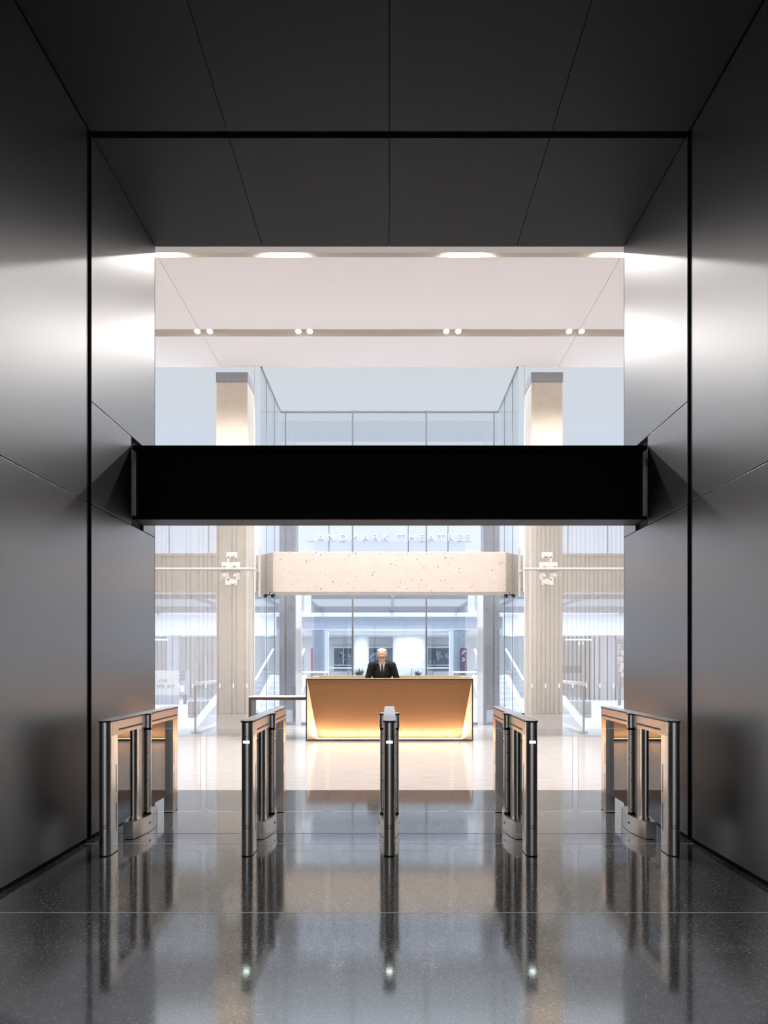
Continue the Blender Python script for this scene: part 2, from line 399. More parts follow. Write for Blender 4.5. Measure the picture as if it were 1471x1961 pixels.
# wing beams
for sgn, nm in ((-1, 'left'), (1, 'right')):
    x0, x1 = sorted((sgn*3.425, sgn*16))
    m = MB(); m.box(x0, x1, 13.0, 13.35, 2.82, 3.60); m.box(x0, x1, 12.985, 13.0, 3.535, 3.60); m.box(x0, x1, 12.985, 13.0, 2.82, 2.90)
    tag(m.build('concrete_beam', M['concrete'], bevel=0.008), 'long beige concrete beam running off to the %s from the %s column' % (nm, nm), 'beam', 'concrete beams')
m = MB()
pts = [(-2.36, 13.2), (2.36, 13.2), (2.70, 13.6), (2.795, 13.6), (2.795, 13.75), (-2.795, 13.75), (-2.795, 13.6), (-2.70, 13.6)]
m.prism(pts, 2.84, 3.665)
tag(m.build('concrete_beam', M['concrete_fine'], bevel=0.012), 'pitted pale concrete beam with angled ends above the reception desk', 'beam', 'concrete beams')
# grey columns behind the back glass
for sgn, nm in ((-1, 'left'), (1, 'right')):
    e = empty('grey_column', (sgn*2.36, 15.3, 0), 'narrow grey concrete column with a pale plinth behind the glass, %s of the desk' % nm, 'column', 'grey concrete columns')
    m = MB(); m.box(-0.19, 0.19, -0.22, 0.22, 0.0, 5.4); m.build('shaft', M['greyconc'], e, bevel=0.01)
    m = MB(); m.box(-0.15+sgn*0.03, 0.15+sgn*0.03, -0.27, -0.221, 0, 0.32); m.build('plinth', M['bluewhite'], e)
    m = MB(); m.sphere((sgn*0.05, -0.221, 1.12), 0.018, (1, 0.5, 1)); m.build('knob', M['rubber'], e)
    m = MB(); m.box(min(sgn*2.03, sgn*2.38), max(sgn*2.03, sgn*2.38), 15.56, 16.9, 2.66, 3.2)
    tag(m.build('bulkhead', M['bluewhite']), 'white boxed bulkhead under the ceiling beside the %s grey column' % nm, 'bulkhead', 'white bulkheads')
# rods, fins, fittings
for sgn, nm in ((-1, 'left'), (1, 'right')):
    e = empty('tie_rod', (sgn*2.61, YG-0.06, 2.86+0.36), 'slim white steel rod crossing the %s glass at the height of the concrete beam' % nm, 'rod', 'steel rods on the glass')
    zr = Z(1090, YG)-e.location.z
    m = MB(); m.tube((0, 0, zr), (sgn*6.38, 0, zr), 0.022); m.build('rod', M['whitesteel'], e, smooth=40)
    m = MB(); m.tube((0, 0, zr), (0, 0.56, zr), 0.014); m.sphere((0, 0, zr), 0.022); m.build('return_rod', M['whitesteel'], e, smooth=40)
    m = MB(); m.box(-0.022, 0.022, 0.55, 0.60, 2.75-e.location.z, 3.73-e.location.z); m.build('fin', M['whitesteel'], e, bevel=0.004)
    e = empty('glass_fitting', (sgn*3.07, YG-0.012, Z(1093, YG)), 'white steel clamp plates with round bolts fixing the glass at the %s column' % nm, 'fitting', 'glass clamp fittings')
    pl = MB()
    for (u0, u1, v0, v1) in ((425, 436, 1077, 1110), (439, 460, 1077, 1087), (449, 460, 1090, 1110), (432, 455, 1109, 1121), (434, 455, 1058, 1069), (436, 440, 1066, 1112)):
        ua, ub = X(u0, YG)+3.07, X(u1, YG)+3.07
        if sgn > 0: ua, ub = -ub, -ua
        pl.box(ua, ub, -0.018, 0.0, Z(v1, YG)-e.location.z, Z(v0, YG)-e.location.z)
    pl.build('plate', M['whitesteel'], e, bevel=0.004)
    for (u, v, r) in ((447.5, 1063, 3.6), (431, 1103, 2.6), (451, 1103, 2.6), (448, 1115.5, 3.6), (450, 1083, 2.4), (431, 1083, 2.4)):
        uu = (X(u, YG)+3.07)*(-sgn); zz = Z(v, YG)-e.location.z
        MB().tube((uu, -0.06, zz), (uu, -0.017, zz), r/F*YG, 20).build('bolt', M['whitesteel'], e, smooth=40)
    e = empty('spotlight', (sgn*2.42, 13.1, 2.79), 'small black twin-headed spotlight under the %s end of the concrete beam' % nm, 'spotlight', 'black spotlights under the beam')
    m = MB(); m.tube((0, 0.05, 0.06), (0, 0.05, 0.0), 0.008); m.box(-0.07, 0.07, 0.03, 0.07, -0.01, 0.004); m.build('bracket', M['rubber'], e)
    for k in (-1, 1):
        m = MB(); m.tube((k*0.075, -0.03, -0.035), (k*0.075, 0.09, -0.005), 0.034, 18); m.build('head', M['rubber'], e, smooth=40)

# ------------------------------------------------------------------ black steel beam across the opening
e = empty('steel_beam', (0, 6.20, 2.73), 'black steel I-beam spanning the opening above the turnstiles', 'beam')
y0, y1 = 6.065, 6.335
zb, zt = Z(995, y0)-2.73, Z(853, y0)-2.73
MB().box(-W+0.002, W-0.002, y0-6.2, y1-6.2, zt-0.035, zt).build('top_flange', M['ibeam'], e)
MB().box(-W+0.002, W-0.002, y0-6.2, y1-6.2, zb, zb+0.035).build('bottom_flange', M['ibeam'], e)
MB().box(-W+0.002, W-0.002, -0.012, 0.012, zb+0.035, zt-0.035).build('web', M['ibeam'], e)
for k in (-1, 1):
    MB().box(k*(W-0.045)-0.012, k*(W-0.045)+0.012, y0-6.2+0.02, -0.013, zb+0.036, zt-0.036).build('stiffener', M['channel'], e)

# ------------------------------------------------------------------ ceiling lamps
def make_lamp():
    e = bpy.data.objects.new('ceiling_spotlight', None); C.objects.link(e)
    d = Vector((0, -0.30, -1)).normalized()
    m = MB(); m.tube(-d*0.10, d*0.0, 0.052, 20); m.tube(-d*0.18, -d*0.10, 0.02, 12); m.build('housing', M['whitesteel'], e, smooth=40)
    m = MB(); m.tube(d*0.0005, d*0.006, 0.047, 24); m.build('lens', M['lamp'], e)
    return e
lamp0 = make_lamp()
pairs = ((378, 402), (571.5, 593.5), (855, 878), (1090, 1114))
names = ('far left', 'centre left', 'centre right', 'far right')
first = True
for si, (yy, zz) in enumerate(((11.30, 7.165), (9.05, 7.25))):
    for pi_, (pa, pb) in enumerate(pairs):
        for k, px in enumerate((pa, pb)):
            o = lamp0 if first else copy_tree(lamp0); first = False
            x = X(px, 11.3)
            o.location = (x, yy, zz)
            side = ('left', 'right')[k]
            if si == 0:
                tag(o, 'bright white spotlight, %s one of the %s pair in the visible ceiling slot' % (side, names[pi_]), 'spotlight', 'spotlights in the far ceiling slot')
            else:
                tag(o, 'spotlight tucked in the near ceiling slot, %s one of the %s pair' % (side, names[pi_]), 'spotlight', 'spotlights in the near ceiling slot')
            L = bpy.data.lights.new('lamp_light', 'SPOT'); L.energy = SPOT_W; L.color = SPOT_COL; L.spot_size = math.radians(144); L.spot_blend = 0.7; L.shadow_soft_size = 0.06
            lo = bpy.data.objects.new('lamp_light', L); C.objects.link(lo); lo.parent = o
            lo.location = (0, -0.006, -0.03)
            lo.rotation_euler = (math.radians(-4 if si == 0 else 27), 0, 0)

# ================================================================== TURNSTILES
def racetrack(hw, y0, y1, front=True, back=True, n=12):
    pts = []
    if front:
        for i in range(n+1):
            a = PI+PI*i/n
            pts.append((hw*math.cos(a), y0+hw+hw*math.sin(a)))
    else: pts += [(-hw, y0), (hw, y0)]
    if back:
        for i in range(n+1):
            a = PI*i/n
            pts.append((hw*math.cos(a), y1-hw+hw*math.sin(a)))
    else: pts += [(hw, y1), (-hw, y1)]
    return pts
TC = [-2.104, -1.052, 0.0, 1.052, 2.104]
TY = 5.58
HY = 5.53-TY       # hinge line, local
def turnstile(i):
    c = TC[i]
    lab = ('leftmost stainless turnstile, nearest the left dark wall', 'second stainless turnstile from the left, in front of the left concrete column',
           'centre stainless turnstile seen end on, in front of the desk', 'second stainless turnstile from the right, in front of the right concrete column',
           'rightmost stainless turnstile, nearest the right dark wall')[i]
    e = empty('turnstile', (c, TY, 0), lab, 'turnstile', 'row of stainless turnstiles')
    sides = {0: (1,), 4: (-1,)}.get(i, (-1, 1))
    r = 0.043; F0, F1 = 4.785-TY, 4.945-TY; R0, R1 = 6.205-TY, 6.375-TY
    LO = 0.885
    def pillar(nm, y0, y1, front, back, z0, z1, mat):
        m = MB(); m.prism(racetrack(r, y0, y1, front, back), z0, z1); return m.build(nm, mat, e, smooth=35)
    fp = pillar('front_pillar', F0, F1, True, False, 0.006, LO-0.002, M['steel'])
    MB().prism(racetrack(r+0.001, F0-0.001, F1, True, False), 0.0, 0.007).build('foot', M['rubber'], fp)
    rp = pillar('rear_pillar', R0, R1, False, True, 0.006, LO-0.002, M['steel'])
    MB().prism(racetrack(r+0.001, R0, R1+0.001, False, True), 0.0, 0.007).build('foot', M['rubber'], rp)
    # sensor slits on the flat flanks
    for s in sides:
        for z0, z1 in ((0.16, 0.37), (0.45, 0.66)):
            for yy, pp in ((F1-0.030, fp), (R0+0.028, rp)): MB().box(s*r-0.001, s*r+0.001, yy-0.004, yy+0.004, z0, z1).build('sensor_slit', M['rubber'], pp)
    # groove marks low on the front pillar
    for z in (0.206, 0.218, 0.230):
        gm = MB()
        for k in range(6):
            a0 = math.radians(225+15*k); a1 = math.radians(225+15*(k+1))
            q = [(math.cos(a)*(r+rr), F0+r+math.sin(a)*(r+rr)) for a, rr in ((a0, -0.002), (a1, -0.002), (a1, 0.0006), (a0, 0.0006))]
            gm.prism(q, z, z+0.003)
        gm.build('speaker_groove', M['rubber'], fp)
    # top rail
    m = MB(); m.prism(racetrack(r, F0, R1), LO, 0.985)
    top = m.build('top_rail', M['steel'], e, smooth=35)
    for s in sides:
        fl = MB().box(s*r-0.0005, s*r+0.0016, F0+0.06, R1-0.03, LO+0.002, 0.983).build('rail_fascia', M['satin'], e)
        for y0, y1 in ((F1+0.01, HY-0.10), (HY+0.10, R1-0.06)): MB().box(s*(r+0.0016)-0.001, s*(r+0.0016)+0.001, y0, y1, 0.911, 0.925).build('rail_slit', M['rubber'], fl)
    # lid with shoulders over the hinges
    lw = 0.049
    def shoulder(s):   # points going along y on side s
        return [(s*lw, HY-0.075), (s*0.075, HY-0.045), (s*0.088, HY-0.03), (s*0.088, HY+0.03), (s*0.075, HY+0.045), (s*lw, HY+0.075)]
    rt = racetrack(lw, F0-0.006, R1+0.006)
    h = len(rt)//2
    pts = rt[:h]+(shoulder(1) if 1 in sides else [])+rt[h:]+([p for p in reversed(shoulder(-1))] if -1 in sides else [])
    MB().prism(pts, 0.985, 0.992).build('lid_gasket', M['rubber'], e)
    k = 0.985
    MB().prism([(x*k, y*0.998) for x, y in pts], 0.9925, 1.0).build('lid', M['lid'], e, bevel=0.002)
    # status light
    if i in (1, 2, 3):
        gl = MB()
        for kk in range(6):
            a0 = math.radians(240+10*kk); a1 = math.radians(240+10*(kk+1))
            gl.prism([(math.cos(a)*(r+rr), F0+r+math.sin(a)*(r+rr)) for a, rr in ((a0, -0.002), (a1, -0.002), (a1, 0.001), (a0, 0.001))], 0.834, 0.850)
        gl.build('status_light', M['led'], e)
    # middle pillar and drum
    m = MB(); m.prism(racetrack(0.036, HY-0.21, HY+0.16), 0.14, LO); m.build('middle_pillar', M['steel'], e, smooth=35)
    for s in sides:
        MB().box(min(s*0.036, s*0.0385), max(s*0.036, s*0.0385), HY-0.15, HY-0.045, 0.15, LO-0.005).build('cover_plate', M['satin'], e)
    dr = []
    L = 0.28
    for kk in range(17):
        t = -1+2*kk/16; dr.append((0.036+0.047*(1-t*t) if 1 in sides else 0.043, HY+t*L))
    for kk in range(17):
        t = 1-2*kk/16; dr.append((-(0.036+0.047*(1-t*t)) if -1 in sides else -0.043, HY+t*L))
    d = MB(); d.prism(dr, 0.004, 0.138); do = d.build('base_drum', M['steel'], e, smooth=35)
    MB().prism([(x*1.02, HY+(y-HY)*1.006) for x, y in dr], 0.138, 0.142).build('drum_rim', M['satin'], do)
    for s in sides:
        MB().sphere((s*0.0815, HY-0.03, 0.075), 0.011, (0.5, 1, 1)).build('lock', M['rubber'], do)
    # hinges and swing gates
    for s in sides:
        hx = s*0.058
        m = MB(); m.tube((hx, HY, LO-0.01), (hx, HY, 0.985), 0.030, 20); m.build('hinge_housing', M['steel'], e, smooth=40)
        hb = MB(); hb.tube((hx, HY, 0.142), (hx, HY, LO-0.02), 0.022, 20)
        hg = hb.build('hinge_tube', M['steel'], e, smooth=40)
        for z0_, z1_ in ((LO-0.03, LO-0.01), (0.142, 0.158)):
            MB().tube((hx, HY, z0_), (hx, HY, z1_), 0.0235, 20).build('hinge_collar', M['rubber'], hg, smooth=40)
        for z in (0.82, 0.665, 0.43, 0.19): MB().sphere((hx, HY-0.021, z), 0.005).build('screw', M['rubber'], hg)
        MB().box(hx+s*0.014-0.002, hx+s*0.014+0.002, HY-0.027, HY-0.012, 0.16, LO-0.03).build('clamp_bar', M['satin'], hg)
        # glass leaf
        x0, x1 = 0.058, 1.052/2-0.024
        z0, z1 = 0.165, 0.868; R_ = 0.035
        pts = [(x0, z0), ]
        for kk in range(7): a = -PI/2+PI/2*kk/6; pts.append((x1-R_+R_*math.cos(a), z0+R_+R_*math.sin(a)))
        for kk in range(7): a = PI/2*kk/6; pts.append((x1-R_+R_*math.cos(a), z1-R_+R_*math.sin(a)))
        pts += [(x0+0.055, z1), (x0+0.043, z1-0.028), (x0+0.03, z1-0.028), (x0+0.02, z1-0.01), (x0, z1-0.01)]
        pts = [(s*x, z) for x, z in pts]
        g_ = MB(); g_.prism_axis(pts, HY-0.006, HY+0.006, 'y')
        go = g_.build('glass_gate', [M['gateglass'], M['edge']], e)
        for p in go.data.polygons:
            if abs(p.normal.y) < 0.5: p.material_index = 1
    # infill panes between the pillars
    for y0, y1 in ((F1+0.001, HY-0.212), (HY+0.162, R0-0.001)):
        MB().box(-0.005, 0.005, y0, y1, 0.17, LO-0.001).build('infill_glass', M['infill'], e)
    return e
for i in range(5): turnstile(i)

# ================================================================== DESK
e = empty('reception_desk', (0, 11.77, 0), 'wide reception desk with an amber front glowing from below in a thin dark frame', 'desk')
DW, DH = 1.512, 1.128
m = MB(); t_ = 0.022
m.box(-DW, DW, 0, 0.19, DH-t_, DH); m.box(-DW, -DW+t_, 0, 1.1, 0, DH-t_); m.box(DW-t_, DW, 0, 1.1, 0, DH-t_); m.box(-DW+t_, DW-t_, 0, 0.32, 0, t_); m.box(-DW+t_, DW-t_, 0, 0.008, t_, t_+0.012)
m.build('frame', M['bronze'], e)
MB().box(-DW, DW, -0.001, 0.19, DH+0.0005, DH+0.010).build('top_edge', M['tan'], e)
bw, rec = 1.325, 0.27
zi0, zi1 = t_, DH-t_
MB().poly([(-DW+t_, 0.018, zi1), (DW-t_, 0.018, zi1), (bw, rec, zi0), (-bw, rec, zi0)]).build('front_panel', M['wood'], e)
for s in (-1, 1):
    MB().poly([(s*(DW-t_-0.0005), 0.018, zi1), (s*(DW-t_-0.0005), 0.012, zi0), (s*bw, rec, zi0)]).build('side_cheek', M['cheek'], e)
st = MB().box(-1.33, 1.33, 0.19, 0.215, t_+0.0005, t_+0.010).build('light_strip', M['strip'], e)
def area(name, loc, rot, sx, sy, en, col, parent):
    L = bpy.data.lights.new(name, 'AREA'); L.shape = 'RECTANGLE'; L.size = sx; L.size_y = sy; L.energy = en; L.color = col
    o = bpy.data.objects.new(name, L); C.objects.link(o); o.location = loc; o.rotation_euler = rot; o.parent = parent
    return o
area('strip_light', (0, 0.15, t_+0.02), (PI-0.35, 0, 0), 2.55, 0.04, 22, (1.0, 0.89, 0.70), e)
for s in (-1, 1):
    area('strip_light', (s*1.36, 0.06, t_+0.05), (PI-0.2, -s*0.9, 0), 0.05, 0.1, 1.8, (1.0, 0.84, 0.6), e)
# inner counters
m = MB(); m.box(-DW+t_, DW-t_, 0.10, 0.52, 0.94, 0.972); m.build('worktop', M['tan'], e)
m = MB(); m.box(-DW+t_, DW-t_, 0.98, 1.12, 0, 1.165); m.build('back_counter', M['tan'], e)
for k in (-1, 1): MB().box(min(k*(DW-0.001), k*1.36), max(k*(DW-0.001), k*1.36), 0.62, 0.979, 0, 1.150).build('side_counter', M['tan'], e)
# side table to the left
e = empty('side_table', (-2.0, 12.15, 0), 'low dark bronze table with pale top joining the left end of the desk', 'table')
MB().box(-0.58, 0.485, -0.22, 0.22, 0.735, 0.785).build('top', M['bronze'], e)
MB().box(-0.58, 0.485, -0.221, 0.22, 0.786, 0.80).build('top_sheet', M['bluewhite'], e)
MB().box(-0.58, -0.53, -0.22, 0.22, 0, 0.734).build('leg', M['bronze'], e)

# ================================================================== PERSON
def remesh(name, parts, mat, voxel, parent=None, smooth_it=3):
    """parts: list of (a, b, ra, rb) limbs or ('e', centre, (rx,ry,rz), rotation) ellipsoids fused into one surface"""
    m = MB()
    for p in parts:
        if p[0] == 'e': m.sphere(p[1], HS if len(p) > 3 else 1.0, p[2], p[3] if len(p) > 3 else None, seg=24)
        else:
            a, b, ra, rb = Vector(p[0]), Vector(p[1]), p[2], p[3]
            m.sphere(a, ra, seg=18); m.sphere(b, rb, seg=18); m.tube(a, b, ra, 18, rb)
    me = bpy.data.meshes.new('tmp'); m.bm.to_mesh(me); m.bm.free()
    o = bpy.data.objects.new('tmp', me); C.objects.link(o)
    r = o.modifiers.new('r', 'REMESH'); r.mode = 'VOXEL'; r.voxel_size = voxel
    s = o.modifiers.new('s', 'SMOOTH'); s.iterations = smooth_it; s.factor = 0.5
    bpy.context.view_layer.update()
    me2 = bpy.data.meshes.new_from_object(o.evaluated_get(bpy.context.evaluated_depsgraph_get()))
    bpy.data.objects.remove(o)
    me2.name = name; me2.materials.clear(); me2.materials.append(mat)
    for p in me2.polygons: p.use_smooth = True
    q = bpy.data.objects.new(name, me2); C.objects.link(q)
    if parent: q.parent = parent
    return q
px_, py_ = X(732, 12.5), 12.52
per = empty('person', (px_, py_, 0), 'grey-haired person in glasses, black suit and dark tie leaning over the desk', 'person')
V = Vector
# head frame: local head coordinates (x right in picture, y away from viewer, z up) tilted down and forward
HC = V((0.0, -0.32, 1.535)); HR = Matrix.Rotation(math.radians(15), 3, 'X'); HS = 1.12
def hd(x, y, z): return HC+HR @ V((x, y, z))*HS
sh = 0.205
body = []
# head
body += [('e', hd(0, 0.012, 0.045), (0.076, 0.094, 0.085), HR), ('e', hd(0, -0.012, -0.03), (0.062, 0.078, 0.078), HR), ('e', hd(0, -0.045, -0.085), (0.040, 0.036, 0.028), HR),
         ('e', hd(0, -0.096, -0.022), (0.011, 0.018, 0.016), HR), (hd(0, -0.084, 0.015), hd(0, -0.097, -0.018), 0.008, 0.011),
         ('e', hd(0, -0.078, -0.062), (0.024, 0.010, 0.007), HR), ('e', hd(0, -0.078, 0.026), (0.050, 0.012, 0.010), HR),
         ('e', hd(-0.079, 0.012, -0.005), (0.008, 0.017, 0.030), HR), ('e', hd(0.079, 0.012, -0.005), (0.008, 0.017, 0.030), HR),
         ('e', hd(-0.04, -0.064, -0.028), (0.022, 0.016, 0.018), HR), ('e', hd(0.04, -0.064, -0.028), (0.022, 0.016, 0.018), HR)]
# neck, trunk, legs
body += [(hd(0, 0.03, -0.06), (0, -0.16, 1.38), 0.055, 0.055), ((0, -0.14, 1.34), (0, -0.04, 1.15), 0.08, 0.10), ((0, -0.04, 1.15), (0, 0.08, 0.93), 0.10, 0.115),
         ((-0.17, -0.175, 1.355), (0.17, -0.175, 1.355), 0.045, 0.045), ((-0.09, 0.08, 0.92), (0.09, 0.08, 0.92), 0.105, 0.105)]
for s in (-1, 1):
    body += [((s*0.095, 0.08, 0.9), (s*0.11, 0.05, 0.49), 0.085, 0.055), ((s*0.11, 0.05, 0.49), (s*0.115, 0.10, 0.07), 0.055, 0.036), ((s*0.115, 0.11, 0.05), (s*0.125, -0.07, 0.03), 0.036, 0.028)]
    shl = V((s*sh, -0.19, 1.365)); el = V((s*0.285, -0.17, 1.10)) if s > 0 else V((s*0.275, -0.20, 1.10)); wr = V((s*0.255, -0.36, 1.02))
    body += [(shl, el, 0.044, 0.036), (el, wr, 0.036, 0.026)]
    # palm and fingers resting on the worktop
    pa = wr+V((-s*0.01, -0.06, -0.022)); body += [('e', (wr+pa)/2, (0.036, 0.05, 0.016)), ('e', pa, (0.040, 0.034, 0.014))]
    for k, ln in enumerate((0.058, 0.068, 0.064, 0.05)):
        b0 = pa+V((s*(-0.030+0.020*k), -0.024, 0.0)); b1 = b0+V((s*(-0.004+0.004*k), -ln*0.55, 0.004)); b2 = b1+V((0, -ln*0.45, -0.014))
        body += [(b0, b1, 0.0095, 0.0088), (b1, b2, 0.0088, 0.0075)]
    t0 = wr+V((-s*0.026, -0.03, -0.01)); t1 = t0+V((-s*0.032, -0.03, -0.004)); body += [(t0, t1, 0.0115, 0.010), (t1, t1+V((-s*0.006, -0.028, -0.006)), 0.010, 0.0085)]
bo = remesh('body', body, M['skin'], 0.0052, per, 4)
# jacket: shell around trunk and arms
jk = [('e', (0, -0.135, 1.22), (0.195, 0.125, 0.20)), ('e', (0, -0.03, 1.03), (0.185, 0.135, 0.22)), ('e', (0, 0.06, 0.88), (0.19, 0.15, 0.16)),
      ((-0.165, -0.185, 1.375), (0.165, -0.185, 1.375), 0.070, 0.070), ((-0.10, -0.15, 1.395), (0.10, -0.15, 1.395), 0.07, 0.07)]
for s in (-1, 1):
    shl = V((s*0.195, -0.19, 1.365)); el = V((s*0.285, -0.17, 1.10)) if s > 0 else V((s*0.275, -0.20, 1.10)); wr = V((s*0.257, -0.345, 1.025))
    jk += [(shl, el, 0.073, 0.056), (el, wr, 0.056, 0.040), ((s*0.11, -0.16, 1.39), shl, 0.07, 0.072)]
remesh('jacket', jk, M['suit'], 0.008, bo, 6)
tr = []
for s in (-1, 1):
    tr += [((s*0.095, 0.08, 0.90), (s*0.11, 0.05, 0.49), 0.105, 0.075), ((s*0.11, 0.05, 0.49), (s*0.115, 0.10, 0.09), 0.075, 0.062)]
tr += [((-0.08, 0.08, 0.9), (0.08, 0.08, 0.9), 0.125, 0.125)]
remesh('trousers', tr, M['suit'], 0.012, bo, 4)
for s in (-1, 1):
    remesh('shoe', [((s*0.115, 0.12, 0.048), (s*0.127, -0.10, 0.036), 0.047, 0.035)], M['rubber'], 0.01, bo, 2)
# shirt front, tie, lapels: shaped strips that lie on the chest
def chest_y(x, z):    # front of the jacket surface
    q = 1-(x/0.20)**2-((z-1.22)/0.205)**2
    y1_ = -0.135-0.125*math.sqrt(max(q, 0.0)) if q > 0 else 0
    q2 = 0.070**2-(z-1.375)**2
    y2_ = -0.185-math.sqrt(max(q2, 0)) if q2 > 0 else 0
    return min(y1_, y2_)
def strip(name, quads, mat, off, th, parent):
    m = MB()
    for q in quads:
        a = [V((x, chest_y(x, z)-off, z)) for x, z in q]
        b = [p+V((0, -th, 0)) for p in a]
        va = [m.bm.verts.new(p) for p in a]; vb = [m.bm.verts.new(p) for p in b]; n = len(q)
        m.bm.faces.new(va); m.bm.faces.new(vb[::-1])
        for k in range(n): m.bm.faces.new((va[k], va[(k+1) % n], vb[(k+1) % n], vb[k]))
    return m.build(name, mat, parent)
def ladder(l0, l1, n):   # two edge polylines -> quads
    out = []
    def at(L, t):
        f = t*(len(L)-1); k = min(int(f), len(L)-2); u = f-k
        return (L[k][0]*(1-u)+L[k+1][0]*u, L[k][1]*(1-u)+L[k+1][1]*u)
    for k in range(n):
        out.append([at(l0, k/n), at(l1, k/n), at(l1, (k+1)/n), at(l0, (k+1)/n)])
    return out
strip('shirt', ladder([(-0.062, 1.445), (-0.045, 1.35), (-0.008, 1.17)], [(0.062, 1.445), (0.045, 1.35), (0.008, 1.17)], 12), M['shirt'], 0.001, 0.004, bo)
strip('tie', ladder([(-0.014, 1.425), (-0.016, 1.405), (-0.010, 1.39), (-0.024, 1.24), (-0.006, 1.16)], [(0.014, 1.425), (0.016, 1.405), (0.010, 1.39), (0.024, 1.24), (0.006, 1.16)], 14), M['tie'], 0.006, 0.006, bo)
for s in (-1, 1):
    strip('lapel', ladder([(s*0.064, 1.44), (s*0.044, 1.34), (s*0.004, 1.15)], [(s*0.10, 1.43), (s*0.105, 1.33), (s*0.012, 1.14)], 12), M['lapel'], 0.003, 0.008, bo)
    # collar wings
    strip('collar', ladder([(s*0.012, 1.435), (s*0.03, 1.385)], [(s*0.062, 1.45), (s*0.045, 1.40)], 4), M['shirt'], 0.008, 0.006, bo)
# hair: band round sides and back, thin on the crown
hr = [('e', hd(-0.066, 0.025, 0.048), (0.018, 0.060, 0.052), HR), ('e', hd(0.066, 0.025, 0.048), (0.018, 0.060, 0.052), HR), ('e', hd(0, 0.075, 0.03), (0.066, 0.042, 0.066), HR),
      ('e', hd(0, 0.045, 0.095), (0.062, 0.058, 0.040), HR), ('e', hd(-0.05, 0.01, 0.092), (0.030, 0.050, 0.034), HR), ('e', hd(0.05, 0.01, 0.092), (0.030, 0.050, 0.034), HR)]
remesh('hair', hr, M['hair'], 0.005, bo, 3)
bd = [('e', hd(0, -0.066, -0.096), (0.034, 0.020, 0.020), HR), ('e', hd(-0.028, -0.072, -0.070), (0.010, 0.010, 0.022), HR), ('e', hd(0.028, -0.072, -0.070), (0.010, 0.010, 0.022), HR), ('e', hd(0, -0.088, -0.050), (0.028, 0.008, 0.007), HR)]
remesh('beard', bd, M['beard'], 0.004, bo, 2)
gm = MB()
for s in (-1, 1):
    for k in range(20):
        a0, a1 = 2*PI*k/20, 2*PI*(k+1)/20
        gm.tube(hd(s*0.033+0.026*math.cos(a0), -0.102, 0.002+0.018*math.sin(a0)), hd(s*0.033+0.026*math.cos(a1), -0.102, 0.002+0.018*math.sin(a1)), 0.0034, 6)
    gm.tube(hd(s*0.059, -0.102, 0.006), hd(s*0.083, 0.0, 0.010), 0.0022, 6)
gm.tube(hd(-0.008, -0.104, 0.006), hd(0.008, -0.104, 0.006), 0.0022, 6)
gm.build('glasses', M['rubber'], bo)
em = MB()
for s in (-1, 1): em.sphere(hd(s*0.031, -0.079, 0.004), 0.008, (1.3, 0.6, 0.6))
em.build('eyes', M['rubber'], bo)

# ================================================================== THE MALL BEYOND
YF = 17.0
fa = MB(); fa.box(-20, 20, YF, YF+0.25, 3.28, 6.35)
tag(fa.build('sign_fascia', M['fascia']), 'long white panelled fascia above the mall, behind the concrete beam', 'fascia')
fj = bpy.data.objects['sign_fascia']
for px in (324, 400, 630, 782, 858, 1088, 1164):
    x = X(px, YF); MB().box(x-0.010, x+0.010, YF-0.006, YF+0.001, 3.3, 6.34).build('panel_joint', M['mullion'], fj)
ls_ = text('lettering', 'LANDMARK THEATRES', 0.245, M['letter'], (X(746, YF), YF-0.02, Z(1030, YF)), (PI/2, 0, 0), fj, 0.008, 'CENTER', 1.5)
k_ = 4.2/ls_.dimensions.x
for v in ls_.data.vertices: v.co.x *= k_
# skylight bars between fascia and the first slab
sk = MB()
for yy in (18.2, 19.6, 24.2, 24.9): sk.box(-20, 20, yy, yy+0.22, 3.34, 3.5)
for x in (-14, -9.0, -6.0, -3.9, -2.6, 0.1, 2.6, 3.9, 6, 9.0, 14): sk.box(x-0.05, x+0.05, YF+0.26, 25.5, 3.36, 3.46)
struct(sk.build('window_6', M['mullion']))
struct(MB().box(-20, 20, 25.6, 38, 2.76, 3.42).build('ceiling', M['bluewhite']))
struct(MB().box(-20, 20, 25.45, 25.599, 2.74, 3.20).build('trim_6', M['coolconc']))
struct(MB().box(-20, 20, 25.35, 25.449, 3.205, 3.40).build('trim_7', M['bluewhite']))
struct(MB().box(-20, 20, 36, 36.3, 0, 2.759).build('wall_mall', M['bluewhite']))
